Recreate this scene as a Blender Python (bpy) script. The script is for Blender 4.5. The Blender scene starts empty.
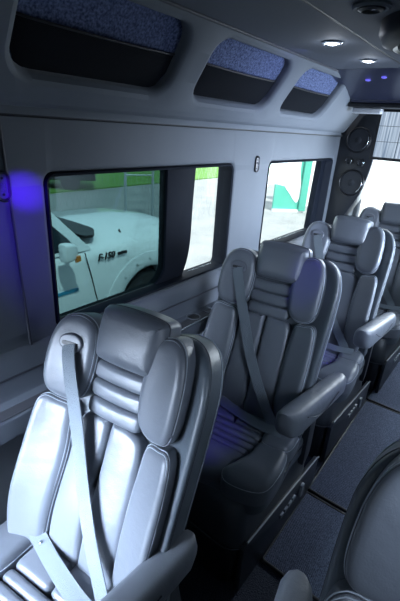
import bpy, bmesh, math, random
from mathutils import Vector, Matrix
random.seed(4)
C = bpy.context.scene.collection
PI = math.pi
H = 1.72                      # camera height over the van floor

# ------------------------------------------------------------------ camera
X = Vector((0.78947355, 0.28895764, -0.54151177))
Y = Vector((0.61068822, -0.28128669, 0.74022814))
Z = Vector((0.06157452, -0.91508539, -0.39853143))
cam = bpy.data.cameras.new('camera')
camo = bpy.data.objects.new('camera', cam); C.objects.link(camo)
right = Vector((X[0], Y[0], Z[0])); down = Vector((X[1], Y[1], Z[1])); fwd = Vector((X[2], Y[2], Z[2]))
m = Matrix((right, -down, -fwd)).transposed().to_4x4()
m.translation = Vector((0, 0, H))
camo.matrix_world = m
cam.sensor_fit = 'HORIZONTAL'; cam.sensor_width = 36; cam.lens = 36
cam.clip_start = 0.02; cam.clip_end = 200
bpy.context.scene.camera = camo

# ------------------------------------------------------------------ world, sun, daylight
w = bpy.data.worlds.new('sky'); bpy.context.scene.world = w; w.use_nodes = True
nt = w.node_tree; bg = nt.nodes['Background']
bg.inputs[0].default_value = (0.80, 0.90, 1.0, 1); bg.inputs[1].default_value = 2.9

def lamp(name, kind, loc, rot, energy, color, **kw):
    d = bpy.data.lights.new(name, kind); d.energy = energy; d.color = color
    for k, v in kw.items(): setattr(d, k, v)
    o = bpy.data.objects.new(name, d); C.objects.link(o); o.location = loc; o.rotation_euler = rot
    return o
def aim(o, target):
    v = Vector(target) - o.location
    o.rotation_euler = v.to_track_quat('-Z', 'Y').to_euler()
sun = lamp('sun', 'SUN', (0, 0, 9), (0, 0, 0), 9.0, (1.0, 0.97, 0.92), angle=0.02)
aim(sun, (-5.0, 2.5, 0))
COOL = (0.66, 0.79, 1.0)
# added area lamps standing for daylight through the open front of the van, the front left doorway and the right windows
a = lamp('front_daylight', 'AREA', (-0.2, -1.5, 1.62), (0, 0, 0), 1.0, COOL, shape='RECTANGLE', size=1.3, size_y=0.3); aim(a, (-0.3, 0.8, 0.85))
a = lamp('doorway_daylight', 'AREA', (-1.02, -0.45, 1.02), (0, 0, 0), 19, COOL, shape='RECTANGLE', size=0.6, size_y=0.6, spread=math.radians(62)); aim(a, (-0.84, 0.42, 0.60))
a = lamp('side_area_lamp', 'AREA', (0.58, 0.75, 1.35), (0, 0, 0), 3.2, COOL, shape='RECTANGLE', size=0.9, size_y=0.5, spread=math.radians(58)); aim(a, (-0.72, 1.52, 0.85))  # lamp added and narrowed to brighten the front of the second chair
a = lamp('side_area_lamp', 'AREA', (0.60, 2.45, 1.3), (0, 0, 0), 21, COOL, shape='RECTANGLE', size=1.0, size_y=0.6, spread=math.radians(80)); aim(a, (-1, 2.4, 1.25))
a = lamp('rear_daylight', 'AREA', (-0.3, 3.76, 1.35), (0, 0, 0), 34, (0.8, 0.9, 1), shape='RECTANGLE', size=1.2, size_y=0.7); aim(a, (-0.3, 2.2, 0.3))
# blue LEDs of the cabin
VIO = (0.07, 0.0, 1.0)
a = lamp('blue_led_wall', 'SPOT', (-0.80, 0.36, 1.62), (0, 0, 0), 42, VIO, spot_size=0.30, spot_blend=1.0, shadow_soft_size=0.01); aim(a, (-1.12, 0.635, 1.515))
a = lamp('blue_led_wall', 'SPOT', (-0.80, 0.36, 1.62), (0, 0, 0), 9, VIO, spot_size=0.9, spot_blend=1.0, shadow_soft_size=0.01); aim(a, (-1.12, 0.65, 1.36))
a = lamp('blue_led_seat', 'SPOT', (-0.62, 1.1, 2.0), (0, 0, 0), 16, VIO, spot_size=0.20, spot_blend=0.8, shadow_soft_size=0.02); aim(a, (-0.57, 1.55, 1.10))
a = lamp('blue_led_cushion', 'SPOT', (-0.62, 1.0, 2.0), (0, 0, 0), 26, VIO, spot_size=0.30, spot_blend=0.8, shadow_soft_size=0.02); aim(a, (-0.78, 1.13, 0.5))
a = lamp('blue_led_cushion', 'SPOT', (-0.62, 1.9, 2.0), (0, 0, 0), 26, VIO, spot_size=0.30, spot_blend=0.8, shadow_soft_size=0.02); aim(a, (-0.70, 2.08, 0.5))
a = lamp('blue_led_strip', 'AREA', (-0.78, 1.7, 1.97), (0, 0, 0), 1.1, (0.28, 0.32, 1.0), shape='RECTANGLE', size=3.2, size_y=0.03); a.rotation_euler = (0, math.radians(-62), 0); a.rotation_euler = (0, 0, 0); aim(a, (-1.10, 1.7, 1.80))
a.data.size, a.data.size_y = 0.03, 3.2

S = bpy.context.scene
S.view_settings.view_transform = 'Standard'; S.view_settings.look = 'None'
S.view_settings.gamma = 1; S.view_settings.use_curve_mapping = False
S.view_settings.exposure = 0.0

# ------------------------------------------------------------------ materials
def mat(name, col, rough=0.5, metal=0.0, bump=None, emit=None, spec=0.5, var=None, coat=0):
    m = bpy.data.materials.new(name); m.use_nodes = True
    n = m.node_tree; b = n.nodes['Principled BSDF']
    b.inputs['Base Color'].default_value = (*col, 1); b.inputs['Roughness'].default_value = rough
    b.inputs['Metallic'].default_value = metal; b.inputs['Specular IOR Level'].default_value = spec
    b.inputs['Coat Weight'].default_value = coat
    if emit:
        b.inputs['Emission Color'].default_value = (*emit[0], 1); b.inputs['Emission Strength'].default_value = emit[1]
    tc = n.nodes.new('ShaderNodeTexCoord')
    prev = None
    for bb in (bump or []):
        scale, dist, strength = bb[:3]
        if len(bb) > 3 and bb[3] == 'wave':
            t = n.nodes.new('ShaderNodeTexWave'); t.inputs['Scale'].default_value = scale; t.bands_direction = 'DIAGONAL'
        else:
            t = n.nodes.new('ShaderNodeTexNoise'); t.inputs['Scale'].default_value = scale; t.inputs['Detail'].default_value = 3
        n.links.new(tc.outputs['Object'], t.inputs['Vector'])
        bp = n.nodes.new('ShaderNodeBump'); bp.inputs['Distance'].default_value = dist; bp.inputs['Strength'].default_value = strength
        n.links.new(t.outputs['Fac'], bp.inputs['Height'])
        if prev: n.links.new(prev.outputs[0], bp.inputs['Normal'])
        prev = bp
    if prev: n.links.new(prev.outputs[0], b.inputs['Normal'])
    if var:
        sc, c2 = var
        t = n.nodes.new('ShaderNodeTexNoise'); t.inputs['Scale'].default_value = sc; t.inputs['Detail'].default_value = 4
        n.links.new(tc.outputs['Object'], t.inputs['Vector'])
        r = n.nodes.new('ShaderNodeValToRGB'); r.color_ramp.elements[0].position = 0.35; r.color_ramp.elements[1].position = 0.65
        r.color_ramp.elements[0].color = (*col, 1); r.color_ramp.elements[1].color = (*c2, 1)
        n.links.new(t.outputs['Fac'], r.inputs[0]); n.links.new(r.outputs[0], b.inputs['Base Color'])
    return m
M = {}
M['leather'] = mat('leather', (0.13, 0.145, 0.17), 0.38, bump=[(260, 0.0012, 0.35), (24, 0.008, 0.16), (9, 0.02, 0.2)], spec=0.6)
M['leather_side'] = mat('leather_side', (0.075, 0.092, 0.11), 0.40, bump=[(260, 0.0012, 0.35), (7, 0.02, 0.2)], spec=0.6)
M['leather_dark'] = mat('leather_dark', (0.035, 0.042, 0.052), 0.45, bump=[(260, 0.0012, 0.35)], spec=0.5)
M['skirt'] = mat('skirt', (0.028, 0.034, 0.044), 0.35, bump=[(260, 0.0012, 0.35)])
M['switch'] = mat('switch', (0.30, 0.33, 0.37), 0.35)
M['thread'] = mat('thread', (0.42, 0.47, 0.53), 0.6)
M['seam'] = mat('seam', (0.05, 0.055, 0.07), 0.5)
M['belt'] = mat('belt', (0.17, 0.20, 0.23), 0.55, bump=[(500, 0.001, 0.5, 'wave')])
M['bezel'] = mat('bezel', (0.12, 0.13, 0.155), 0.35)
M['black'] = mat('black', (0.012, 0.013, 0.016), 0.45)
M['darkplastic'] = mat('darkplastic', (0.014, 0.017, 0.023), 0.4)
M['chrome'] = mat('chrome', (0.75, 0.78, 0.82), 0.18, metal=1)
M['headliner'] = mat('headliner', (0.15, 0.17, 0.195), 0.75, bump=[(300, 0.001, 0.3)], var=(3, (0.13, 0.15, 0.175)))
M['wallfab'] = mat('wallfab', (0.135, 0.152, 0.172), 0.7, bump=[(300, 0.001, 0.3)], var=(4, (0.12, 0.137, 0.157)))
M['ceilfab'] = mat('ceilfab', (0.11, 0.125, 0.155), 0.8, bump=[(400, 0.001, 0.3)])
M['header'] = mat('header', (0.035, 0.04, 0.08), 0.3)
M['pocketfab'] = mat('pocketfab', (0.05, 0.065, 0.13), 0.9, spec=0.1, bump=[(200, 0.002, 0.5)], var=(140, (0.17, 0.21, 0.36)))
M['pouch'] = mat('pouch', (0.008, 0.010, 0.014), 0.9, spec=0.12, bump=[(110, 0.002, 0.6, 'wave')])
M['frame'] = mat('frame', (0.007, 0.010, 0.017), 0.7, spec=0.12)
M['ledge'] = mat('ledge', (0.06, 0.062, 0.075), 0.5, bump=[(300, 0.001, 0.4)])
M['trim'] = mat('trim', (0.10, 0.115, 0.14), 0.55, bump=[(300, 0.001, 0.3)])
M['carpet'] = mat('carpet', (0.016, 0.02, 0.032), 0.95, bump=[(160, 0.006, 1.0)], var=(170, (0.055, 0.065, 0.095)))
M['mat'] = mat('mat', (0.045, 0.058, 0.095), 0.95, bump=[(220, 0.005, 0.9), (55, 0.003, 0.6, 'wave')], var=(190, (0.15, 0.18, 0.27)))
M['led'] = mat('led', (1, 1, 1), 0.4, emit=((0.85, 0.9, 1), 12))
M['violet_glint'] = mat('violet_glint', (0.1, 0.1, 0.3), 0.4, emit=((0.16, 0.14, 1), 0.8))
M['speaker'] = mat('speaker', (0.018, 0.022, 0.03), 0.55, bump=[(420, 0.002, 0.8)])
M['whitepaint'] = mat('whitepaint', (0.80, 0.83, 0.85), 0.22, coat=0.6)
M['flare'] = mat('flare', (0.62, 0.65, 0.67), 0.35)
M['whiteplastic'] = mat('whiteplastic', (0.6, 0.62, 0.65), 0.4)
M['rubber'] = mat('rubber', (0.015, 0.015, 0.017), 0.8)
M['autoglass'] = mat('autoglass', (0.015, 0.025, 0.035), 0.06, spec=0.8)
M['darkcar'] = mat('darkcar', (0.012, 0.014, 0.017), 0.5, spec=0.25)
M['alloy'] = mat('alloy', (0.35, 0.36, 0.38), 0.3, metal=1)
M['red'] = mat('red', (0.5, 0.02, 0.02), 0.4)
M['amber'] = mat('amber', (0.6, 0.2, 0.03), 0.3)
M['bluestripe'] = mat('bluestripe', (0.03, 0.25, 0.40), 0.3)
M['asphalt'] = mat('asphalt', (0.19, 0.20, 0.20), 0.95, bump=[(40, 0.01, 0.5)], var=(1.2, (0.24, 0.25, 0.245)))
M['grass'] = mat('grass', (0.08, 0.20, 0.03), 0.95, bump=[(30, 0.05, 1)], var=(6, (0.13, 0.28, 0.05)))
M['galv'] = mat('galv', (0.45, 0.48, 0.5), 0.45, metal=0.6)
M['teal'] = mat('teal', (0.07, 0.36, 0.27), 0.5)
M['whitewall'] = mat('whitewall', (0.75, 0.78, 0.76), 0.8)
def screen_mat():
    m = mat('screen', (0.02, 0.02, 0.03), 0.15)
    n = m.node_tree; b = n.nodes['Principled BSDF']
    tc = n.nodes.new('ShaderNodeTexCoord'); mp = n.nodes.new('ShaderNodeMapping'); mp.inputs['Scale'].default_value = (60, 1, 1.5)
    t = n.nodes.new('ShaderNodeTexNoise'); t.inputs['Scale'].default_value = 1.4; t.inputs['Detail'].default_value = 4
    n.links.new(tc.outputs['Object'], mp.inputs[0]); n.links.new(mp.outputs[0], t.inputs['Vector'])
    r = n.nodes.new('ShaderNodeValToRGB'); r.color_ramp.elements[0].position = 0.3; r.color_ramp.elements[1].position = 0.7
    r.color_ramp.elements[0].color = (0.10, 0.16, 0.26, 1); r.color_ramp.elements[1].color = (0.62, 0.74, 0.86, 1)
    n.links.new(t.outputs['Fac'], r.inputs[0]); n.links.new(r.outputs[0], b.inputs['Emission Color']); b.inputs['Emission Strength'].default_value = 1.1
    return m
M['screen'] = screen_mat()
def glass(name, tint, fres=0.5):
    m = bpy.data.materials.new(name); m.use_nodes = True; n = m.node_tree
    n.nodes.remove(n.nodes['Principled BSDF'])
    tr = n.nodes.new('ShaderNodeBsdfTransparent'); tr.inputs[0].default_value = (*tint, 1)
    gl = n.nodes.new('ShaderNodeBsdfGlossy'); gl.inputs['Roughness'].default_value = 0.02
    fr = n.nodes.new('ShaderNodeFresnel'); fr.inputs[0].default_value = 1.4
    mu = n.nodes.new('ShaderNodeMath'); mu.operation = 'MULTIPLY'; mu.inputs[1].default_value = fres
    mx = n.nodes.new('ShaderNodeMixShader')
    n.links.new(fr.outputs[0], mu.inputs[0]); n.links.new(mu.outputs[0], mx.inputs[0]); n.links.new(tr.outputs[0], mx.inputs[1]); n.links.new(gl.outputs[0], mx.inputs[2])
    n.links.new(mx.outputs[0], n.nodes['Material Output'].inputs[0])
    return m
M['tint'] = glass('tint', (0.27, 0.37, 0.38), 0.15)
M['privacy'] = glass('privacy', (0.22, 0.26, 0.28))
M['clear'] = glass('clear', (0.97, 1.0, 1.0), 0.2)

# ------------------------------------------------------------------ helpers
def obj(name, verts, faces, m, parent=None, smooth=True, mats=None, weld=False, bevel=None):
    me = bpy.data.meshes.new(name); me.from_pydata([tuple(v) for v in verts], [], faces)
    me.materials.append(M[m] if isinstance(m, str) else m)
    bm = bmesh.new(); bm.from_mesh(me)
    if weld: bmesh.ops.remove_doubles(bm, verts=bm.verts, dist=1e-4)
    if bevel:
        bmesh.ops.bevel(bm, geom=[e for e in bm.edges if len(e.link_faces) == 2 and e.calc_face_angle(0) > 0.5], offset=bevel, segments=3, affect='EDGES', profile=0.5)
    bmesh.ops.recalc_face_normals(bm, faces=bm.faces)
    for f in bm.faces: f.smooth = smooth
    if smooth:
        for e in bm.edges:
            if len(e.link_faces) == 2 and e.calc_face_angle(0) > 0.9: e.smooth = False
    bm.to_mesh(me); bm.free()
    o = bpy.data.objects.new(name, me); C.objects.link(o)
    if parent: o.parent = parent
    return o
def tag(o, label, cat=None, group=None):
    o['label'] = label
    if cat: o['category'] = cat
    if group: o['group'] = group
    return o
def struct(o): o['kind'] = 'structure'; return o
def empty(name, loc, label, cat, group=None, rz=0):
    o = bpy.data.objects.new(name, None); C.objects.link(o); o.location = loc; o.rotation_euler = (0, 0, rz)
    o.empty_display_size = 0.1
    return tag(o, label, cat, group)
class Mesh:
    def __init__(s): s.v = []; s.f = []
    def add(s, v, f):
        n = len(s.v); s.v += [Vector(p) for p in v]; s.f += [tuple(i + n for i in q) for q in f]; return s
    def box(s, x0, x1, y0, y1, z0, z1):
        return s.add([(x, y, z) for x in (x0, x1) for y in (y0, y1) for z in (z0, z1)],
                     [(0, 1, 3, 2), (4, 6, 7, 5), (0, 4, 5, 1), (2, 3, 7, 6), (0, 2, 6, 4), (1, 5, 7, 3)])
    def prism(s, pts, fn, w0, w1):
        n = len(pts)
        v = [fn(a, b, w0) for a, b in pts] + [fn(a, b, w1) for a, b in pts]
        f = [tuple(range(n - 1, -1, -1)), tuple(range(n, 2 * n))] + [(i, (i + 1) % n, n + (i + 1) % n, n + i) for i in range(n)]
        return s.add(v, f)
    def tube(s, path, r, closed=False, n=8):
        P = [Vector(p) for p in path]; L = len(P); v = []; f = []
        up = Vector((0.13, 0.21, 0.97)).normalized()
        for i, p in enumerate(P):
            t = (P[(i + 1) % L] - P[i - 1]) if closed else (P[min(i + 1, L - 1)] - P[max(i - 1, 0)])
            t.normalize(); a = t.cross(up)
            if a.length < 0.1: a = t.cross(Vector((1, 0, 0)))
            a.normalize(); b = t.cross(a)
            rr = r[i] if isinstance(r, (list, tuple)) else r
            for k in range(n): v.append(p + (a * math.cos(2 * PI * k / n) + b * math.sin(2 * PI * k / n)) * rr)
        for i in range(L if closed else L - 1):
            j = (i + 1) % L
            for k in range(n): f.append((i * n + k, i * n + (k + 1) % n, j * n + (k + 1) % n, j * n + k))
        if not closed: f += [tuple(range(n)), tuple(range((L - 1) * n, L * n))]
        return s.add(v, f)
    def lathe(s, prof, c, axis='z', n=32, cap=True, sx=1, sy=1):
        v = []; f = []
        for r, h in prof:
            for k in range(n):
                x, y = r * math.cos(2 * PI * k / n) * sx, r * math.sin(2 * PI * k / n) * sy
                p = {'z': (x, y, h), 'y': (x, h, y), 'x': (h, x, y)}[axis]
                v.append(Vector(c) + Vector(p))
        for i in range(len(prof) - 1):
            for k in range(n): f.append((i * n + k, i * n + (k + 1) % n, (i + 1) * n + (k + 1) % n, (i + 1) * n + k))
        if cap: f += [tuple(range(n)), tuple(range((len(prof) - 1) * n, len(prof) * n))]
        return s.add(v, f)
    def sections(s, secs, caps=True):
        n = len(secs[0]); v = [p for q in secs for p in q]; f = []
        for i in range(len(secs) - 1):
            for k in range(n): f.append((i * n + k, i * n + (k + 1) % n, (i + 1) * n + (k + 1) % n, (i + 1) * n + k))
        if caps: f += [tuple(range(n)), tuple(range((len(secs) - 1) * n, len(secs) * n))]
        return s.add(v, f)
    def build(s, name, m, parent=None, **kw): return obj(name, s.v, s.f, m, parent, **kw)

def smooth_closed(pts, n=6):
    P = [Vector(p) for p in pts]; L = len(P); out = []
    for i in range(L):
        p0, p1, p2, p3 = P[i - 1], P[i], P[(i + 1) % L], P[(i + 2) % L]
        for k in range(n):
            t = k / n
            out.append(0.5 * ((2 * p1) + (p2 - p0) * t + (2 * p0 - 5 * p1 + 4 * p2 - p3) * t * t + (3 * p1 - p0 - 3 * p2 + p3) * t ** 3))
    return resample(out, True)
def resample(P, closed, step=0.011):
    P = [Vector(p) for p in P]
    Q = P + [P[0]] if closed else P
    d = [0]
    for i in range(1, len(Q)): d.append(d[-1] + (Q[i] - Q[i - 1]).length)
    n = max(8, int(d[-1] / step)); out = []; j = 0
    for k in range(n if closed else n + 1):
        t = d[-1] * k / n
        while j < len(d) - 2 and d[j + 1] < t: j += 1
        seg = d[j + 1] - d[j]
        out.append(Q[j].lerp(Q[j + 1], (t - d[j]) / seg if seg else 0))
    return out
def smooth_open(pts, n=6, step=0.012):
    P = [Vector(p) for p in pts]; P = [2 * P[0] - P[1]] + P + [2 * P[-1] - P[-2]]; out = []
    for i in range(1, len(P) - 2):
        p0, p1, p2, p3 = P[i - 1], P[i], P[i + 1], P[i + 2]
        for k in range(n):
            t = k / n
            out.append(0.5 * ((2 * p1) + (p2 - p0) * t + (2 * p0 - 5 * p1 + 4 * p2 - p3) * t * t + (3 * p1 - p0 - 3 * p2 + p3) * t ** 3))
    out.append(P[-2])
    return resample(out, False, step)
def rrect(a0, a1, b0, b1, r, n=6):
    out = []
    for cx, cy, s in ((a1 - r, b1 - r, 0), (a0 + r, b1 - r, 1), (a0 + r, b0 + r, 2), (a1 - r, b0 + r, 3)):
        for k in range(n + 1):
            t = PI / 2 * (s + k / n); out.append(Vector((cx + r * math.cos(t), cy + r * math.sin(t))))
    return out
def rrectd(a0, a1, b0, b1, r): return resample(rrect(a0, a1, b0, b1, r), True)
def ccw(P):
    A = sum(P[i - 1][0] * P[i][1] - P[i][0] * P[i - 1][1] for i in range(len(P)))
    return P if A > 0 else P[::-1]
def inset(P, d):
    out = []; L = len(P)
    for i in range(L):
        t = P[(i + 1) % L] - P[i - 1]; t.normalize()
        out.append(P[i] + Vector((-t[1], t[0])) * d)
    return out
def pad(mesh, outline, fn, w0, w1, r=0.02, crown=0.008, foot=None):
    """puffy upholstered pad: outline in a 2D plane, sides up from w0, rounded rim, domed face"""
    P = ccw([Vector(p[:2]) for p in outline]); L = len(P)
    rings = [(P, w0)]
    rings.append((inset(P, 0.0), w1 - r))
    K = 5
    for k in range(1, K + 1):
        a = PI / 2 * k / K
        rings.append((inset(P, r * 0.9 * (1 - math.cos(a))), w1 - r + r * math.sin(a)))
    us = [p[0] for p in P]; vs_ = [p[1] for p in P]; uc, vc = (max(us) + min(us)) / 2, (max(vs_) + min(vs_)) / 2; ur, vr = (max(us) - min(us)) / 2, (max(vs_) - min(vs_)) / 2
    def dome(p): return crown * max(0, 1 - ((p[0] - uc) / ur) ** 2) ** .8 * max(0, 1 - ((p[1] - vc) / vr) ** 2) ** .8
    base = rings[-1][0]; c = sum(base, Vector((0, 0))) / L
    for sc in (0.9, 0.75, 0.55, 0.35, 0.15):
        rings.append(([c + (p - c) * sc for p in base], w1))
    v = [fn(p[0], p[1], wv + (dome(p) if ri > 1 else 0)) for ri, (ring, wv) in enumerate(rings) for p in ring]; f = []
    for i in range(len(rings) - 1):
        for k in range(L): f.append((i * L + k, i * L + (k + 1) % L, (i + 1) * L + (k + 1) % L, (i + 1) * L + k))
    n = len(rings) * L; v.append(fn(c[0], c[1], w1 + dome(c)))
    for k in range(L): f.append(((len(rings) - 1) * L + k, (len(rings) - 1) * L + (k + 1) % L, n))
    f.append(tuple(range(L - 1, -1, -1)))
    mesh.add(v, f)
    return P
def stitch(mesh, outline, fn, wv, d, r=0.0016, closed=True, sel=None):
    P = inset(ccw([Vector(p[:2]) for p in outline]), d)
    if sel: P = [p for p in P if sel(p)]
    mesh.tube([fn(p[0], p[1], wv) for p in P], r, closed=closed and not sel, n=6)

def rim(mesh, outline, fn, w1, r, deg, rad):
    a = math.radians(deg)
    P = inset(ccw([Vector(p[:2]) for p in outline]), r * 0.9 * (1 - math.cos(a)))
    mesh.tube([fn(p[0], p[1], w1 - r + r * math.sin(a)) for p in P], rad, closed=True, n=6)

def holed(cells, fn, depth_back, lip=0.012, extra_rects=()):
    """panel of rectangular cells in (a,b), each with an optional rounded hole; fn maps (a,b,w)"""
    ms = Mesh()
    for (a0, a1, b0, b1) in extra_rects:
        ms.add([fn(a0, b0, 0), fn(a1, b0, 0), fn(a1, b1, 0), fn(a0, b1, 0)], [(0, 1, 2, 3)])
    for (a0, a1, b0, b1, hole) in cells:
        P = ccw(rrect(*hole, n=8)); cx, cy = (hole[0] + hole[1]) / 2, (hole[2] + hole[3]) / 2
        # project every hole point to the cell's rectangle, side by side
        n = len(P); q = n // 4; R = []
        corners = [(a1, b1), (a0, b1), (a0, b0), (a1, b0)]
        for i in range(4):
            for k in range(9):
                p = P[i * 9 + k]; cxn = corners[i]
                if k == 4: R.append(Vector(cxn))
                elif (k < 4) == (i % 2 == 0): R.append(Vector((cxn[0], p[1] if abs(p[1] - cy) < abs(cxn[1] - cy) else cxn[1])))
                else: R.append(Vector((p[0], cxn[1])))
        rings = [(R, 0), (inset(P, -lip), 0), (inset(P, -lip * 0.35), -lip * 0.25), (P, -lip), (P, -depth_back)]
        v = [fn(p[0], p[1], wv) for ring, wv in rings for p in ring]; f = []
        for i in range(len(rings) - 1):
            for k in range(n): f.append((i * n + k, i * n + (k + 1) % n, (i + 1) * n + (k + 1) % n, (i + 1) * n + k))
        ms.add(v, f)
    return ms

# ================================================================== STRUCTURE
WX = -1.12
ms = Mesh().box(-1.2, 0.75, -1.7, 3.9, -0.08, 0); struct(ms.build('floor', 'carpet', smooth=False))
# left wall with two window openings
zt, zb = H - 0.155, H - 0.685
cells = [(0.3, 1.93, 0.90, H + 0.04, (0.705, 1.745, zb, zt, 0.035)), (1.93, 3.12, 0.90, H + 0.04, (2.10, 3.08, zb, zt, 0.04))]
fnW = lambda a, b, w: Vector((WX + w, a, b))
ms = holed(cells, fnW, 0.07, 0.014, extra_rects=[(-0.05, 0.3, 0.9, H + 0.04), (-0.05, 3.82, 0, 0.9), (3.12, 3.82, 0.9, H + 0.04), (2.70, 3.82, H + 0.04, H + 0.3), (-1.7, -1.0, 0, H + 0.04), (-1.0, -0.05, 0, 0.9), (-1.0, -0.05, 1.64, H + 0.04)])
o = ms.build('wall_left', 'wallfab', weld=True); struct(o)
for p in o.data.polygons:
    if p.area > 0.004: p.use_smooth = False
# wall seam piping beside the front panel
struct(Mesh().tube([(WX + .002, 0.60, 0.9), (WX + .002, 0.585, H - 0.01)], 0.004).build('trim_1', 'seam'))
# right wall (out of frame) with open daylight windows
rc = [(0.1, 1.65, 0.9, H + 0.3, (0.3, 1.5, 1.0, 1.62, 0.06)), (1.65, 3.2, 0.9, H + 0.3, (1.8, 3.0, 1.0, 1.62, 0.06))]
ms = holed(rc, lambda a, b, w: Vector((0.62 - w, a, b)), 0.06, 0.014, extra_rects=[(-1.7, 0.1, 0, H + 0.3), (0.1, 3.82, 0, 0.9), (3.2, 3.82, 0.9, H + 0.3)])
struct(ms.build('wall_right', 'wallfab', weld=True))
ms = holed([(-1.12, 0.62, 0.6, H + 0.3, (-1.0, 0.5, 1.3, H + 0.1, 0.1))], lambda a, b, w: Vector((a, -1.6 + w, b)), 0.05, 0.014, extra_rects=[(-1.12, 0.62, 0, 0.6)])
struct(ms.build('wall_front', 'wallfab', weld=True))
struct(Mesh().prism(rrect(-0.98, 0.48, 1.32, H + 0.08, 0.08), lambda a, b, w: Vector((a, -1.63 + w, b)), 0, 0.004).build('window_4', 'privacy', smooth=False))
struct(Mesh().prism(rrect(0.31, 1.49, 1.01, 1.61, 0.05), lambda a, b, w: Vector((0.66 + w, a, b)), 0, 0.004).build('window_5', 'privacy', smooth=False))
struct(Mesh().prism(rrect(1.81, 2.99, 1.01, 1.61, 0.05), lambda a, b, w: Vector((0.66 + w, a, b)), 0, 0.004).build('window_6', 'privacy', smooth=False))
struct(Mesh().prism(rrect(-0.98, -0.07, 0.92, 1.62, 0.05), lambda a, b, w: Vector((-1.16 + w, a, b)), 0, 0.004).build('window_7', 'privacy', smooth=False))
# rear wall with rear window
ms = holed([(-1.12, 0.62, 0.7, H + 0.3, (-1.08, 0.5, 0.95, H + 0.12, 0.08))], lambda a, b, w: Vector((a, 3.82 - w, b)), 0.05, 0.014, extra_rects=[(-1.12, 0.62, 0, 0.7)])
struct(ms.build('wall_rear', 'wallfab', weld=True))
# ceiling: side strip and raised centre panel, step edge between
CZ = H + 0.30
struct(Mesh().box(-0.88, -0.545, -1.7, 3.85, CZ, CZ + 0.03).build('ceiling', 'ceilfab', smooth=False))
ms = Mesh().box(-0.535, 0.66, -1.7, 3.85, CZ - 0.004, CZ + 0.03); struct(ms.build('ceiling_centre', 'ceilfab', smooth=False))
struct(Mesh().tube([(-0.54, -1.7, CZ), (-0.54, 3.8, CZ)], 0.006).build('trim_2', 'black'))
# overhead cove with three recessed pockets
A = Vector((-1.045, 0, H + 0.045)); B = Vector((-0.872, 0, CZ - 0.002)); D = (B - A); DL = D.length; Dn = D.normalized(); N = Vector((Dn.z, 0, -Dn.x))
def fnC(a, b, w): return Vector((A.x, a, A.z)) + Dn * b + N * w
LC = [(0.57, 1.11), (1.25, 1.79), (1.925, 2.44)]
HB0, HB1 = 0.048, 0.270
cells = [(-0.2, 1.17, 0, DL, (LC[0][0], LC[0][1], HB0, HB1, 0.065)), (1.17, 1.845, 0, DL, (LC[1][0], LC[1][1], HB0, HB1, 0.06)), (1.845, 3.0, 0, DL, (LC[2][0], LC[2][1], HB0, HB1, 0.06))]
ms = holed(cells, fnC, 0.05, 0.02)
ys = [-1.7 + 0.1 * i for i in range(46)]
prof = [fnC(0, 0, 0), fnC(0, -0.02, -0.002), fnC(0, -0.036, -0.009), fnC(0, -0.046, -0.022), Vector((-1.088, 0, H + 0.0)), Vector((-1.125, 0, H + 0.0))]
y0, y1 = -0.2, 3.0
for i in range(len(prof) - 1):
    p, q = prof[i], prof[i + 1]
    ms.add([(p.x, y0, p.z), (p.x, y1, p.z), (q.x, y1, q.z), (q.x, y0, q.z)], [(0, 1, 2, 3)])
p, q = fnC(0, 0, 0), fnC(0, DL, 0)
ms.add([(p.x, y0, p.z), (p.x, -1.7, p.z), (q.x, -1.7, q.z), (q.x, y0, q.z)], [(0, 1, 2, 3)])
# rounded rear end of the cove
pr = [fnC(0, DL, 0)] + prof
for k in range(6):
    a0_, a1_ = PI / 2 * k / 6, PI / 2 * (k + 1) / 6
    for i in range(len(pr) - 1):
        def pp(p, a): 
            return Vector((p.x + (-1.12 - p.x) * (1 - math.cos(a)), 3.0 + 0.10 * math.sin(a), p.z))
        ms.add([pp(pr[i], a0_), pp(pr[i], a1_), pp(pr[i + 1], a1_), pp(pr[i + 1], a0_)], [(0, 1, 2, 3)])
o = ms.build('trim_3', 'headliner', weld=True); struct(o)
for p in o.data.polygons:
    if p.area > 0.004: p.use_smooth = False
struct(Mesh().tube([(-0.872, -1.7, CZ - 0.002), (-0.872, 2.3, CZ - 0.002)], 0.006).build('trim_4', 'seam'))
struct(Mesh().tube([(-1.10, -1.7, H + 0.0), (-1.10, 3.1, H + 0.0)], 0.007).build('trim_5', 'black'))
# rear overhead header
sec = [(2.20, CZ - 0.001), (2.32, CZ - 0.02), (2.55, CZ - 0.068), (2.63, CZ - 0.088), (2.66, CZ - 0.10), (2.66, CZ - 0.11), (2.95, CZ - 0.11), (2.95, CZ - 0.001)]
ms = Mesh(); ms.prism(sec, lambda a, b, w: Vector((w, a, b)), -0.93, 0.6)
struct(ms.build('trim_6', 'header', smooth=True, bevel=0.004))
struct(Mesh().box(-0.95, 0.6, 2.68, 2.82, CZ - 0.135, CZ - 0.112).build('trim_7', 'black', bevel=0.006))
# rear pillar between the side window and the rear glass, curved inner edge
pts = [(-1.16, 0.75), (-1.02, 0.80)] + [tuple(p) for p in smooth_open([(-1.03, 0.95), (-1.02, 1.09), (-0.965, 1.20), (-0.90, 1.34), (-0.865, 1.50), (-0.85, 1.72)], 6, 0.02)] + [(-0.84, CZ - 0.01), (-1.16, CZ - 0.01)]
ms = Mesh(); ms.prism(pts, lambda a, b, w: Vector((a, w, b)), 3.14, 3.30); struct(ms.build('trim_8', 'darkplastic', bevel=0.008))
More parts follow.
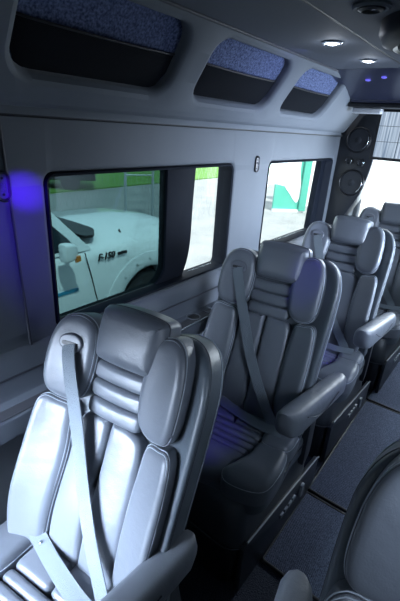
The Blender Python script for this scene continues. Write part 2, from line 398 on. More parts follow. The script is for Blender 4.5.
# sill and ledge under the windows
sec = [(WX, zb - 0.005), (WX + 0.02, zb - 0.03), (WX + 0.03, zb - 0.07), (WX + 0.035, 0.90), (WX + 0.04, 0.882), (-1.007, 0.875), (-1.002, 0.868), (-1.002, 0.80), (WX, 0.78)]
ms = Mesh(); ms.prism(sec, lambda a, b, w: Vector((a, w, b)), -0.05, 3.1); struct(ms.build('trim_9', 'trim', bevel=0.003))
struct(Mesh().box(-1.075, -1.007, 0.2, 3.0, 0.8755, 0.879).build('trim_10', 'ledge', smooth=False))
struct(Mesh().tube([(-1.0, 0.9, 0.878), (-1.0, 1.46, 0.878)], 0.0035).build('trim_11', 'chrome'))
struct(Mesh().tube([(-1.085, 0.2, 0.955), (-1.085, 3.0, 0.955)], 0.004).build('trim_12', 'seam'))

# windows
def window(n, y0, y1, panes, pillars):
    root = bpy.data.objects.new('window_%d' % n, None); C.objects.link(root); root.location = (WX - 0.05, (y0 + y1) / 2, zb); struct(root)
    L = root.location
    fr = Mesh()
    O = ccw(rrect(y0 + 0.001, y1 - 0.001, zb + 0.001, zt - 0.001, 0.036)); I = ccw(rrect(panes[0][0], panes[-1][1], zb + 0.022, zt - 0.012, 0.035))
    O2 = inset(O, .004); I2 = inset(O, .012); n_ = len(O); vs = []
    for ring, xx in ((O, -0.045), (O, 0.044), (O2, 0.050), (I2, 0.046), (I, -0.02), (O, -0.045)):
        vs += [Vector((xx, p[0] - L.y, p[1] - L.z)) for p in ring]
    fs = [(i * n_ + k, i * n_ + (k + 1) % n_, (i + 1) * n_ + (k + 1) % n_, (i + 1) * n_ + k) for i in range(5) for k in range(n_)]
    fr.add(vs, fs); fr.build('frame', 'frame', root)
    for (a, b, mt) in panes:
        g = Mesh(); P = rrect(a + 0.002, b - 0.002, zb + 0.02, zt - 0.008, 0.02)
        g.prism(P, lambda p, q, w: Vector((w, p - L.y, q - L.z)), -0.002, 0.002); g.build('pane', mt, root, smooth=False)
    for pts in pillars:
        g = Mesh(); g.prism(pts, lambda p, q, w: Vector((w, p - L.y, q - L.z)), -0.035, 0.012); g.build('mullion', 'frame', root, bevel=0.006)
    return root
window(1, 0.705, 1.745, [(0.715, 1.31, 'tint'), (1.46, 1.735, 'clear')],
       [[(1.295, zt), (1.295, zb + .08), (1.27, zb + .04), (1.20, zb), (1.42, zb)] + [tuple(p) for p in smooth_open([(1.425, zb + .02), (1.455, zb + .08), (1.475, zb + .18), (1.48, zb + .35), (1.49, zt)], 4, 0.03)]])
window(2, 2.10, 3.08, [(2.11, 3.0, 'clear')], [[(2.93, zb), (3.08, zb), (3.08, zt), (2.96, zt)]])
struct(Mesh().prism(rrect(-1.07, 0.48, 0.97, H + 0.10, 0.08), lambda a, b, w: Vector((a, 3.85 + w, b)), 0, 0.004).build('window_3', 'clear', smooth=False))

# ================================================================== SEATS
TH = math.radians(17); c_, s_ = math.cos(TH), math.sin(TH)
ZP = 0.50
MIR = 1
def bk(u, v, w):          # backrest coordinates: across, up the back, forward
    u = u * (0.89 if u < 0 else 0.975)
    w2 = w + 2.6 * max(0, abs(u) - 0.11) ** 2 + 0.015 * math.exp(-((v - 0.16) / 0.14) ** 2)
    return Vector((MIR * u, -0.23 + v * s_ - w2 * c_, ZP + v * c_ + w2 * s_))
def cs(u, t, w):          # cushion coordinates: across, forward from the back, up
    drop = 2.2 * max(0, t - 0.42) ** 2 + 0.5 * max(0, abs(u) - 0.22) ** 2
    return Vector((MIR * u, -0.19 - 0.87 * t, 0.455 + w + 0.05 * t - drop))
def mirr(pts): return [(-a, b) for a, b in pts]

def make_seat(mirror=1):
    global MIR; MIR = mirror
    root = empty('captain_chair', (0, 0, 0), '', 'chair')
    # --- back shell
    shell = smooth_closed([(-.27, -.02), (-.275, .15), (-.275, .35), (-.282, .56), (-.272, .655), (-.235, .72), (-.16, .742), (0, .73), (.16, .765), (.24, .745), (.28, .68), (.29, .58), (.284, .35), (.282, .15), (.27, -.02), (0, -.03)])
    ms = Mesh(); pad(ms, shell, bk, -0.045, 0.016, 0.030, 0.0)
    # rear shell, rounded to the back
    back = ms
    pad(back, shell, lambda u, v, w: bk(u * 1.0, v, -w - 0.044), 0.0, 0.085, 0.06, 0.01)
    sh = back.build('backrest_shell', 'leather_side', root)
    st = Mesh(); stitch(st, shell, bk, -0.012, 0.001, 0.0022); st.build('piping', 'seam', sh)
    ri = Mesh(); stitch(ri, shell, bk, -0.080, 0.0005, 0.0016); ri.build('stitching', 'thread', sh)
    # --- wings
    wing = [(.105, .715), (.135, .752), (.19, .765), (.238, .74), (.262, .68), (.268, .60), (.262, .53), (.235, .492), (.17, .482), (.118, .51), (.098, .57), (.095, .65)]
    for sg in (1, -1):
        P = smooth_closed([(.083 + (a - .095) * .86, b) for a, b in wing] if sg == 1 and mirror == 1 else wing if sg == 1 else [(-a, b - 0.10 * max(0, b - .55)) for a, b in wing])
        ms = Mesh(); pad(ms, P, bk, 0.0, 0.078, 0.030, 0.010)
        wg = ms.build('wing_bolster', 'leather', root)
        st = Mesh()
        rim(st, P, bk, 0.078, 0.030, 22, 0.0016); rim(st, P, bk, 0.078, 0.030, 46, 0.0016)
        st.build('stitching', 'thread', wg)
        st = Mesh(); rim(st, P, bk, 0.078, 0.030, 34, 0.0018); st.build('seam', 'seam', wg)
    # --- lower side bolsters
    low = [(.150, .465), (.205, .478), (.252, .482), (.276, .43), (.284, .22), (.275, .06), (.25, .0), (.19, -.01), (.15, .03), (.138, .16), (.132, .30), (.136, .38)]
    for sg in (1, -1):
        P = smooth_closed([(.130 + (a - .132) * .82, b) for a, b in low] if sg == 1 and mirror == 1 else low if sg == 1 else mirr(low))
        ms = Mesh(); pad(ms, P, bk, 0.0, 0.070, 0.026, 0.010)
        wg = ms.build('side_bolster', 'leather', root)
        st = Mesh()
        rim(st, P, bk, 0.070, 0.026, 22, 0.0016); rim(st, P, bk, 0.070, 0.026, 46, 0.0016)
        st.build('stitching', 'thread', wg)
        st = Mesh(); rim(st, P, bk, 0.070, 0.026, 34, 0.0018); st.build('seam', 'seam', wg)
    # --- centre flutes
    for sg in (1, -1):
        q = [(.002, .0), (.06, -.012), (.13, .0), (.142, .08), (.137, .2), (.132, .34), (.122, .44), (.085, .468), (.03, .472), (.004, .46), (.002, .3), (.002, .15)]
        P = resample(smooth_closed(q if sg == 1 else mirr(q)), True)
        ms = Mesh(); pad(ms, P, bk, 0.0, 0.052, 0.020, 0.010); ms.build('back_flute', 'leather', root)
    # --- pleats
    for k in range(4):
        v0 = 0.468 + k * 0.053; hw = 0.103 + 0.002 * k
        P = rrectd(-hw, hw, v0, v0 + 0.0535, 0.018)
        ms = Mesh(); pad(ms, P, lambda u, v, w: bk(u, v + 0.25 * u * u, w), 0.0, 0.054, 0.016, 0.006); ms.build('back_pleat', 'leather', root)
    # --- headrest
    def hr(u, v, w):
        u += 0.008; p = bk(u, v, 0); th2 = math.radians(14)
        w2 = w - 0.8 * max(0, abs(u) - 0.06) ** 2 
        return Vector((MIR * u, p.y + 0.0 - w2 * math.cos(th2) - 0.02, p.z + w2 * math.sin(th2)))
    P = smooth_closed([(-.096, .668), (-.102, .72), (-.100, .775), (-.085, .802), (.01, .810), (.105, .802), (.120, .775), (.122, .72), (.116, .668), (.100, .646), (.01, .642), (-.080, .646)])
    P = resample(P, True, 0.008)
    ms = Mesh(); pad(ms, P, hr, 0.0, 0.072, 0.040, 0.010); pad(ms, P, lambda u, v, w: hr(u, v, -w), 0.0, 0.035, 0.03, 0.004)
    hd = ms.build('headrest', 'leather', root)
    st = Mesh(); rim(st, P, hr, 0.072, 0.040, 14, 0.0022); st.build('piping', 'seam', hd)
    for su in (-.05, .05): Mesh().tube([bk(su, .62, -.02), bk(su, .70, -.02)], 0.006).build('headrest_post', 'chrome', root)
    # --- cushion
    P = smooth_closed([(-.265, -.02), (-.275, .2), (-.272, .42), (-.25, .505), (-.18, .535), (0, .545), (.18, .535), (.25, .505), (.272, .42), (.275, .2), (.265, -.02), (0, -.03)])
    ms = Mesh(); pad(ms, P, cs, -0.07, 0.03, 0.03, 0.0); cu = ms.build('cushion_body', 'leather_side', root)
    st = Mesh(); stitch(st, P, cs, -0.012, -0.001, 0.003); st.build('piping', 'black', cu)
    for sg in (1, -1):
        P = rrectd(min(sg * .002, sg * .145), max(sg * .002, sg * .145), .0, .205, 0.02)
        ms = Mesh(); pad(ms, P, cs, 0.0, 0.068, 0.018, 0.006); ms.build('cushion_square', 'leather', root)
        q = [(.15, .02), (.20, .0), (.265, .01), (.28, .10), (.28, .21), (.262, .262), (.20, .275), (.152, .255), (.146, .14)]
        P = smooth_closed(q if sg == 1 else mirr(q)); ms = Mesh(); pad(ms, P, cs, 0.0, 0.082, 0.028, 0.010); b = ms.build('cushion_side_bolster', 'leather', root)
        st = Mesh(); rim(st, P, cs, 0.082, 0.028, 25, 0.0015); st.build('stitching', 'thread', b)
        q = [(.150, .285), (.20, .282), (.264, .272), (.283, .34), (.283, .45), (.262, .52), (.20, .548), (.11, .55), (.085, .51), (.115, .46), (.145, .38)]
        P = smooth_closed(q if sg == 1 else mirr(q)); ms = Mesh(); pad(ms, P, cs, 0.0, 0.084, 0.030, 0.010); b = ms.build('thigh_bolster', 'leather', root)
        st = Mesh(); rim(st, P, cs, 0.084, 0.030, 25, 0.0015); st.build('stitching', 'thread', b)
    for k in range(4):
        t0 = 0.208 + k * 0.046
        P = rrectd(-.146 + (.0 if k < 3 else .012), .146 - (.0 if k < 3 else .012), t0, t0 + 0.0455, 0.016)
        ms = Mesh(); pad(ms, P, cs, 0.0, 0.062, 0.017, 0.005); ms.build('cushion_pleat', 'leather', root)
    P = smooth_closed([(-.12, .38), (.12, .38), (.115, .45), (.095, .52), (.0, .552), (-.095, .52), (-.115, .45)])
    ms = Mesh(); pad(ms, P, cs, 0.0, 0.060, 0.022, 0.004); ms.build('cushion_nose', 'leather', root)
    # --- upholstered lower body and plinth
    def bx(u, t, w): return Vector((MIR * u, -0.10 - t, w))
    secs = []
    for (z, k, f) in ((0.255, 0.316, 0.595), (0.275, 0.322, 0.606), (0.30, 0.320, 0.604), (0.35, 0.306, 0.592), (0.425, 0.288, 0.575), (0.445, 0.265, 0.55)):
        R = rrect(-k, k, -0.06, f, 0.075); secs.append([bx(p[0], p[1], z - (0.09 * max(0, 1 - (p[1] + .06) / .66) * (1 if z < .31 else 0))) for p in R])
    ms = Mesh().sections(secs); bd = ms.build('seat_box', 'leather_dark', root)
    st = Mesh(); st.tube([bx(p[0], p[1], 0.262 - 0.09 * max(0, 1 - (p[1] + .06) / .66)) for p in rrect(-.322, .322, -.064, .606, 0.075)], 0.003, closed=True); st.build('piping', 'seam', bd)
    secs = []
    for (z, k, f) in ((0.0, 0.295, 0.565), (0.19, 0.305, 0.585), (0.256, 0.305, 0.585)):
        R = rrect(-k, k, -0.05, f, 0.06); secs.append([bx(p[0], p[1], z - (0.09 * max(0, 1 - (p[1] + .06) / .66) if z > .2 else 0)) for p in R])
    Mesh().sections(secs).build('plinth', 'darkplastic', root)
    st = Mesh()
    for dx in (0.0, 0.008): st.tube([bx(.285 + dx * .6, .572 - dx, 0.02), bx(.296 + dx * .6, .588 - dx, 0.2)], 0.0014)
    st.build('corner_stitching', 'seam', root)
    # aisle side skirt with switches
    def sk(a, b, w): return Vector((MIR * (0.312 + w), a, b))
    ms = Mesh(); ms.prism([(-.66, .012), (-.02, .005), (.06, .03), (.06, .19), (.045, .20), (-.64, .278), (-.665, .26)], sk, 0.0, 0.022)
    k = ms.build('side_skirt', 'skirt', root, bevel=0.004)
    st = Mesh(); st.tube([sk(-.64, .281, .02), sk(.045, .203, .02), sk(.062, .192, .02)], 0.0040); st.build('edge_trim', 'switch', k)
    for (ya, za) in ((-.34, .15), (-.30, .15), (-.26, .15), (-.22, .15)):
        ms = Mesh(); ms.prism(rrect(ya - .015, ya + .015, za - .009, za + .012, .004, 3), sk, 0.022, 0.030); ms.build('switch', 'switch', k)
    ms = Mesh(); ms.prism(rrect(-.15, -.12, .10, .17, .004, 3), sk, 0.022, 0.034); ms.build('recline_switch', 'switch', k)
    # --- armrest on the aisle side
    secs = []
    st_ = [(-.455, .018, .030), (-.448, .034, .046), (-.43, .044, .056), (-.39, .049, .062), (-.30, .048, .058), (-.18, .046, .054), (-.06, .044, .050), (0.0, .043, .047), (.025, .033, .036), (.036, .014, .016)]
    for (yy, hw, hh) in st_:
        zc = 0.765 - hh - 0.10 * (yy + .25)
        ring = []
        for k in range(24):
            a = 2 * PI * k / 24; ca, sa = math.cos(a), math.sin(a); e = 0.62
            ring.append(Vector((MIR * (0.335 + 0.20 * (yy + .05) + hw * math.copysign(abs(ca) ** e, ca)), yy - .06, zc + hh * math.copysign(abs(sa) ** e, sa))))
        secs.append(ring)
    ms = Mesh().sections(secs); ar = ms.build('armrest', 'leather', root)
    st = Mesh(); pth = []
    for k in range(13):
        a = PI * k / 12; pth.append(Vector((MIR * (0.3835 + 0.20 * (-.04 - .28 * k / 12)), -.15 - .28 * k / 12, 0.735 - 0.10 * (-.15 - .28 * k / 12 + .31) - 0.045 * math.sin(a))))
    st.tube(pth, 0.002); st.build('stitching', 'seam', ar)
    ms = Mesh(); ms.prism(rrect(-.22, -.10, .30, .70, .03), lambda a, b, w: Vector((MIR * (.275 + w), a - (b - .3) * .06, b)), 0, .03); ms.build('armrest_hinge', 'darkplastic', root, bevel=0.004)
    # --- belt outlet and belts
    bz = Mesh(); cx, cy = -.178, .658
    P = [Vector((cx + .040 * math.cos(a), cy + .028 * math.sin(a))) for a in [2 * PI * k / 28 for k in range(28)]]
    pad(bz, P, bk, 0.06, 0.094, 0.006, 0.002); b = bz.build('belt_outlet', 'bezel', root)
    sl = Mesh(); sl.prism(rrect(cx - .026, cx + .026, cy - .008, cy + .003, .004, 3), lambda p, q, w: bk(p, q, w), 0.090, 0.0975); sl.build('slot', 'black', b)
    def ribbon(name, path, nrm, width, col='belt', parent=root):
        P = smooth_open(path, 8, 0.02); vs = []
        for i, p in enumerate(P):
            t = (P[min(i + 1, len(P) - 1)] - P[max(i - 1, 0)]).normalized(); sd = t.cross(nrm).normalized()
            n2 = sd.cross(t).normalized() * 0.0014
            vs.append([p - sd * width / 2 - n2, p + sd * width / 2 - n2, p + sd * width / 2 + n2, p - sd * width / 2 + n2])
        return Mesh().sections(vs).build(name, col, parent)
    nb = Vector((0, -c_, s_))
    sb = ribbon('shoulder_belt', [bk(cx, cy - .003, .098), bk(cx + .008, cy - .03, .103), bk(-.14, .56, .105), bk(-.09, .44, .092), bk(-.02, .30, .088), bk(.06, .17, .088), bk(.145, .06, .102), bk(.19, .0, .10)], nb, 0.047)
    lp = ribbon('lap_belt', [cs(-.285, .04, .135), cs(-.22, .075, .12), cs(-.12, .115, .098), cs(0, .155, .088), cs(.12, .185, .088), cs(.22, .20, .105)], Vector((0, -.35, 1)).normalized(), 0.045)
    ms = Mesh().lathe([(0.0055, 0), (0.0065, 0.003), (0.003, 0.006)], cs(-.11, .12, .099), 'z', 12); ms.build('stopper_button', 'chrome', lp)
    bu = Mesh(); bu.prism(rrect(-.02, .02, -.03, .03, .008, 4), lambda a, b, w: cs(.235 + a * .4, .05 + b * .3, .09) + Vector((0, w, b * 1.0)), -.014, .014)
    bk_ = bu.build('buckle', 'darkplastic', root, bevel=0.002)
    Mesh().lathe([(0.009, 0.0), (0.009, 0.003), (0.002, 0.004)], cs(.235, .06, .121), 'z', 12).build('release_button', 'red', bk_)
    return root
def copy_tree(o, parent=None):
    c = o.copy(); C.objects.link(c)
    if parent: c.parent = parent
    for ch in list(o.children): copy_tree(ch, c)
    return c
seat = make_seat(1)
G = 'leather captain chairs along the left window wall'
SX = -0.735
rows = [0.695, 1.622, 2.524, 3.43]
labs = ['silver-lit leather captain chair nearest on the left, under the large window with the white truck',
        'dark leather captain chair second from the camera, violet light on its right wing bolster',
        'dark leather captain chair third from the camera, in front of the speaker pillar',
        'dark leather captain chair farthest back, cut by the right edge under the screen']
for i, (y, l) in enumerate(zip(rows, labs)):
    o = seat if i == 0 else copy_tree(seat)
    o.location = (SX + (0.05 if i == 3 else 0), y, 0); o.rotation_euler.z = math.radians(7); tag(o, l, 'chair', G)
for ch in seat.children:      # the nearest chair is reclined a little further
    if ch.name.split('.')[0] in ('armrest', 'armrest_hinge'): ch.location = (-0.05, -0.10, -0.005)
    if ch.name.startswith('armrest') and 'hinge' not in ch.name: ch.scale.y = 1.3
    if ch.name.split('.')[0] in ('backrest_shell', 'wing_bolster', 'side_bolster', 'back_flute', 'back_pleat', 'headrest', 'headrest_post', 'belt_outlet', 'shoulder_belt'):
        pv = Vector((0, -0.23, 0.5))
        ch.matrix_local = Matrix.Translation(pv + Vector((0.008, 0, -0.018))) @ Matrix.Rotation(math.radians(-3.5), 4, 'X') @ Matrix.Translation(-pv)
for o in [q for q in bpy.data.objects if q.parent and q.parent.get('group') == G]:
    if o.name.split('.')[0] in ('seat_box', 'plinth', 'side_skirt', 'corner_stitching'): o.rotation_euler.z = math.radians(-8)
rs = make_seat(-1); rs.location = (0.21, 0.715, 0)
tag(rs, 'dark leather captain chair across the aisle, filling the lower right corner', 'chair')

# ================================================================== FITTINGS
# storage pockets in the cove
PL = ['dark pouch pocket with blue fabric back, largest and nearest in the overhead cove', 'blue-backed pouch pocket in the middle of the overhead cove', 'small blue-backed pouch pocket at the far end of the overhead cove']
for (a0, a1), l in zip(LC, PL):
    c0 = fnC((a0 + a1) / 2, HB0, -0.03)
    root = empty('storage_pocket', c0, l, 'storage pocket', 'overhead storage pockets')
    f2 = lambda a, b, w: fnC(a, b, w) - c0
    ms = Mesh(); ms.prism(rrect(a0 + .002, a1 - .002, HB0 + .002, HB1 - .002, .06), f2, -0.045, -0.036); ms.build('back_panel', 'pocketfab', root, smooth=False)
    # pouch front: lower half, bowed
    R = ccw(rrect(a0 + .004, a1 - .004, HB0 + .003, HB0 + .30, .058)); top = HB0 + 0.122
    P = [p for p in R if p[1] < top]; P = sorted(P, key=lambda p: p[0])
    n = 24; vs = []; fs = []
    for i in range(n + 1):
        a = a0 + .004 + (a1 - a0 - .008) * i / n; e = min(a - a0 - .004, a1 - .004 - a)
        bb = HB0 + .003 + (0.058 - math.sqrt(max(0, .058 ** 2 - max(0, .058 - e) ** 2)))
        for k in range(7):
            q = k / 6; b = bb + (top - bb) * q
            vs.append(f2(a, b, -0.032 + 0.018 * math.sin(q * PI * .75) * math.sin(PI * i / n) ** .5))
        for k in range(7):
            q = 1 - k / 6; b = bb + (top - bb) * q
            vs.append(f2(a, b, -0.035 + 0.018 * math.sin(q * PI * .75) * math.sin(PI * i / n) ** .5))
    ms = Mesh().sections([vs[i * 14:(i + 1) * 14] for i in range(n + 1)]); p = ms.build('pouch', 'pouch', root)
    st = Mesh(); st.tube([vs[i * 14 + 6] for i in range(n + 1)], 0.0035); st.build('pouch_hem', 'black', p)

# ceiling lamps
for (x, y, l) in ((-0.655, 1.58, 'round recessed ceiling lamp, nearer and larger of the two lit lamps'), (-0.645, 1.97, 'round recessed ceiling lamp, farther of the two lit lamps')):
    root = empty('ceiling_lamp', (x, y, CZ), l, 'lamp', 'lit ceiling lamps')
    Mesh().lathe([(0.034, 0), (0.036, -0.004), (0.030, -0.008), (0.026, -0.004), (0.026, 0.0)], (0, 0, 0), 'z', 32, cap=False).build('bezel', 'chrome', root)
    Mesh().lathe([(0.0262, -0.001), (0.0262, -0.004), (0.015, -0.0075), (0.002, -0.008)], (0, 0, 0), 'z', 32).build('diffuser', 'led', root)
    d = bpy.data.lights.new('lamp_light', 'POINT'); d.energy = 0.25; d.color = (0.8, 0.88, 1); d.shadow_soft_size = 0.02
    lo = bpy.data.objects.new('lamp_light', d); C.objects.link(lo); lo.parent = root; lo.location = (0, 0, -0.03)
# reading light / vent
root = empty('swivel_spotlight', (-0.405, 1.18, CZ - 0.004), 'small dark swivel spotlight in a ring on the ceiling centre panel', 'spotlight')
Mesh().lathe([(0.045, 0), (0.047, -0.005), (0.042, -0.010), (0.034, -0.008), (0.032, 0)], (0, 0, 0), 'z', 32, cap=False).build('ring', 'headliner', root)
Mesh().lathe([(0.032, -0.001), (0.031, -0.010), (0.022, -0.014), (0.018, -0.006), (0.002, -0.006)], (0, 0, 0), 'z', 32).build('head', 'black', root)
Mesh().lathe([(0.010, -0.0065), (0.009, -0.010), (0.001, -0.0105)], (0.008, 0.004, 0), 'z', 16).build('lens', 'chrome', root)
root = empty('round_ceiling_unit', (-0.25, 1.40, CZ - 0.004), 'large dark round ceiling speaker cut by the upper right edge', 'speaker')
Mesh().lathe([(0.185, 0), (0.185, -0.03), (0.170, -0.055), (0.140, -0.065), (0.13, -0.055)], (0, 0, 0), 'z', 40).build('rim', 'black', root)
Mesh().lathe([(0.13, -0.056), (0.125, -0.066), (0.08, -0.075), (0.01, -0.078)], (0, 0, 0), 'z', 40).build('grille', 'speaker', root)
# violet reflections on the header, painted as small glowing dots
for x, y, z, l in ((-0.757, 2.36, CZ - 0.029, 'dim violet reflection painted as a glowing dot on the rear header, left one'), (-0.670, 2.325, CZ - 0.022, 'violet reflection painted as a glowing dot on the rear header, brighter right one')):
    o = Mesh().lathe([(0.013, 0.0), (0.013, -0.003), (0.005, -0.006)], (0, 0, 0), 'z', 16).build('violet_reflection', 'violet_glint'); o.location = (x, y, z); o.rotation_euler = (math.radians(-12), 0, 0); tag(o, l, 'light', 'header reflections')
# speakers on the pillar
def spk(x, z, r, l, n='pillar_speaker'):
    root = empty(n, (x, 3.138, z), l, 'speaker', 'speakers on the rear pillar')
    Mesh().lathe([(r, 0), (r, -0.008), (r * .93, -0.014), (r * .88, -0.008)], (0, 0, 0), 'y', 36).build('rim', 'black', root)
    Mesh().lathe([(r * .88, -0.0085), (r * .8, -0.013), (r * .55, -0.006), (r * .30, -0.006), (r * .22, -0.012), (r * .02, -0.014)], (0, 0, 0), 'y', 36).build('cone', 'speaker', root)
    Mesh().tube([(r * .80 * math.cos(a), -0.014, r * .80 * math.sin(a)) for a in [-.9 + .1 * k for k in range(14)]], 0.0022).build('arc_highlight_ring', 'chrome', root)
spk(-0.985, H - 0.02, 0.088, 'large round black speaker at the top of the rear pillar')
spk(-0.975, H - 0.315, 0.095, 'large round black speaker lowest on the rear pillar')
spk(-1.025, H - 0.165, 0.026, 'tiny round tweeter on the rear pillar, left of the pair', 'tweeter')
spk(-0.935, H - 0.17, 0.026, 'tiny round tweeter on the rear pillar, right of the pair', 'tweeter')
# fold-down screen under the header
root = empty('screen_monitor', (-0.55, 2.86, CZ - 0.128), 'flat screen hanging below the rear header at the right edge', 'screen')
def scr(a, b, w): return Vector((a, w, b))
ms = Mesh(); sx0, sx1, sz0, sz1 = -0.257, 0.36, -0.30, 0.0
ms.prism(rrect(sx0, sx1, sz0, sz1, .008), scr, -.012, .018); ms.build('housing', 'black', root, bevel=0.003)
ms = Mesh(); ms.prism(rrect(sx0 + .022, sx1 - .022, sz0 + .018, sz1 - .02, .003), scr, -.0145, -.0122); d = ms.build('display', 'screen', root, smooth=False)
ms = Mesh()
for zz in (-.10, -.19): ms.box(sx0 + .022, sx1 - .022, -.0165, -.0148, zz - .0012, zz + .0012)
for xx in (-.105, .02, .15): ms.box(xx - .0012, xx + .0012, -.0165, -.0148, sz0 + .02, sz1 - .022)
ms.build('grid_line', 'black', d, smooth=False)
o = Mesh().box(-0.10, 0.07, -0.05, 0.02, -0.03, 0.0).build('overhead_box', 'whiteplastic', bevel=0.006); o.location = (-0.835, 2.78, CZ - 0.136)
tag(o, 'white flat box fixed under the rear header, left of the screen', 'box')
# coat hooks
for (y, z, l) in ((1.955, H - 0.165, 'small oval coat hook plate on the wall between the two windows'), (0.572, H - 0.185, 'oval coat hook plate on the wall at the left edge of the photo')):
    root = empty('coat_hook', (WX, y, z), l, 'coat hook', 'wall coat hooks')
    f3 = lambda a, b, w: Vector((w, a, b))
    ms = Mesh(); O = rrect(-.022, .022, -.042, .042, .0215); I = rrect(-.014, .014, -.034, .034, .0135); n_ = len(O)
    v = [Vector((x_, p[0], p[1])) for ring, x_ in ((O, 0), (O, .006), (inset(ccw(O), .003), .009), (I, .007), (I, .001)) for p in ring]
    ms.add(v, [(i * n_ + k, i * n_ + (k + 1) % n_, (i + 1) * n_ + (k + 1) % n_, (i + 1) * n_ + k) for i in range(4) for k in range(n_)]); ms.build('rim', 'black', root)
    ms = Mesh(); ms.prism(I, f3, 0.001, 0.004); ms.build('plate', 'bezel', root, smooth=False)
    for zz in (-.022, .022): Mesh().lathe([(0.004, .004), (0.0035, .006), (.001, .0065)], (0, 0, zz), 'x', 10).build('screw', 'black', root)
    ms = Mesh(); ms.tube([(.004, 0, .008), (.010, 0, .004), (.013, 0, -.004), (.012, 0, -.012), (.009, 0, -.010)], .003); ms.build('hook', 'bezel', root)
# cup holder in the ledge
for y, l in ((1.385, 'round black cup holder set in the window ledge behind the nearest chair'),):
    root = empty('cup_holder', (-1.045, y, 0.879), l, 'cup holder')
    Mesh().lathe([(0.034, 0.0), (0.036, 0.003), (0.031, 0.004), (0.029, 0.001)], (0, 0, 0), 'z', 32, cap=False).build('rim', 'bezel', root)
    Mesh().lathe([(0.0292, 0.0015), (0.028, 0.0008), (0.002, 0.0006)], (0, 0, 0), 'z', 32).build('cup', 'black', root)
for dy, l in ((0, 'nearer of two thin chrome slots on the ledge beside the second chair'), (0.05, 'farther of two thin chrome slots on the ledge beside the second chair')):
    o = Mesh().box(-.03, .03, -.004, .004, 0, .003).build('chrome_clip', 'chrome'); o.location = (-1.04, 1.47 + dy, 0.879); tag(o, l, 'clip', 'chrome ledge slots')
# floor mats
for (y0, y1, l) in ((1.135, 1.605, 'dark carpet mat section in the aisle between the nearest chairs'), (1.625, 2.63, 'blue-black carpet mat section in the aisle beside the second chair'), (2.65, 3.7, 'dark carpet mat section at the far end of the aisle')):
    root = empty('floor_mat', (-0.22, (y0 + y1) / 2, 0), l, 'floor mat', 'aisle floor mats'); hy = (y1 - y0) / 2
    Mesh().box(-.185, .175, -hy + .008, hy - .008, 0.0005, 0.012).build('mat_pile', 'mat', root, bevel=0.004)
    R = rrect(-.185, .178, -hy + .004, hy - .004, .012, 3)
    Mesh().tube([(p[0], p[1], 0.007) for p in R], 0.008, closed=True).build('bound_edge', 'black', root)

# ================================================================== OUTSIDE
GZ = H - 2.6
struct(Mesh().box(-70, 40, -20, 90, GZ - 0.1, GZ).build('ground', 'asphalt', smooth=False))
struct(Mesh().box(-70, -13.4, 6, 90, GZ, GZ + 0.05).build('grass_verge', 'grass', smooth=False))

# white pickup truck parked beside the van
TX = -3.4; WR = 0.44
tr = empty('pickup_truck', (TX - 1.0, 2.2, GZ), 'white pickup truck parked outside the large window', 'truck')
def T(x, y, z): return Vector((x - (TX - 1.0), y - 2.2, z - GZ))
WC = 3.46; WC2 = 0.0
zw = GZ + WR
def zbot(y):
    z = GZ + 0.42
    for wc in (WC, WC2):
        d = abs(y - wc)
        if d < 0.53: z = max(z, zw + math.sqrt(0.53 ** 2 - d * d))
    return z
def ztop(y):   # beltline and hood line at the body side
    if y > 2.55:
        k = (y - 2.55) / 1.9; return H - 1.27 - 0.07 * k - 0.25 * max(0, k - .75) ** 1.4
    return H - 1.28
ys = sorted(set([round(-1.2 + 0.05 * i, 3) for i in range(113)] + [WC + dx for dx in (-.53, -.529, .529, .53)] + [WC2 + dx for dx in (-.53, -.529, .529, .53)]))
ys = [y for y in ys if y <= 4.42]
secs = []
for y in ys:
    zb_, zt_ = zbot(y), ztop(y); nose = max(0, (y - 4.05) / 0.38); ins = 0.16 * nose ** 2
    hd = 0.07 if y > 2.6 else 0.0
    half = [(ins + .02, zb_), (ins, zb_ + .03), (ins - .0, zb_ + (zt_ - zb_) * .5), (ins + .015, zt_ - .14), (ins + .04, zt_ - .06), (ins + .10, zt_ - .015), (ins + .20, zt_ + .005), (ins + .30, zt_ + hd * .8), (1.0, zt_ + hd + .02)]
    if zt_ - zb_ < 0.22: half[2] = (ins, (zb_ + .03 + zt_ - .14) / 2)
    full = [(TX - a, z) for a, z in half] + [(TX - 2.0 + a, z) for a, z in half[-2::-1]]
    secs.append([T(x, y, z) for x, z in full])
Mesh().sections(secs).build('body', 'whitepaint', tr)
# fender flares
for wc in (WC, WC2):
    secs = []
    for k in range(33):
        a = PI * (-0.08 + 1.16 * k / 32)
        def q(r, x): return T(x, wc + r * math.cos(a), zw + r * math.sin(a))
        secs.append([q(.52, TX - .05), q(.52, TX + .045), q(.545, TX + .06), q(.60, TX + .055), q(.69, TX + .02), q(.70, TX - .05)])
    fl = Mesh().sections(secs).build('fender_flare', 'flare', tr)
    for k in range(9):
        a = PI * (0.04 + 0.92 * k / 8); Mesh().lathe([(0.016, .048), (0.014, .062), (.004, .064)], T(TX, wc + .615 * math.cos(a), zw + .615 * math.sin(a)), 'x', 10).build('flare_bolt', 'galv', fl)
    wl = Mesh(); wl.lathe([(.22, 0), (WR - .02, 0), (WR, -.03), (WR, -.22), (WR - .02, -.25), (.2, -.25)], T(TX - .02, wc, zw), 'x', 40); wh = wl.build('wheel', 'rubber', tr)
    Mesh().lathe([(.24, -.03), (.23, -.005), (.20, -.03), (.06, -.02), (.05, .0), (.01, .0)], T(TX - .02, wc, zw), 'x', 40).build('rim', 'alloy', wh)
    Mesh().box(*[v for p in zip(T(TX - 1.4, wc - .5, zw - .1), T(TX - .3, wc + .5, zw + .5)) for v in p]).build('wheel_well', 'rubber', tr, smooth=False)
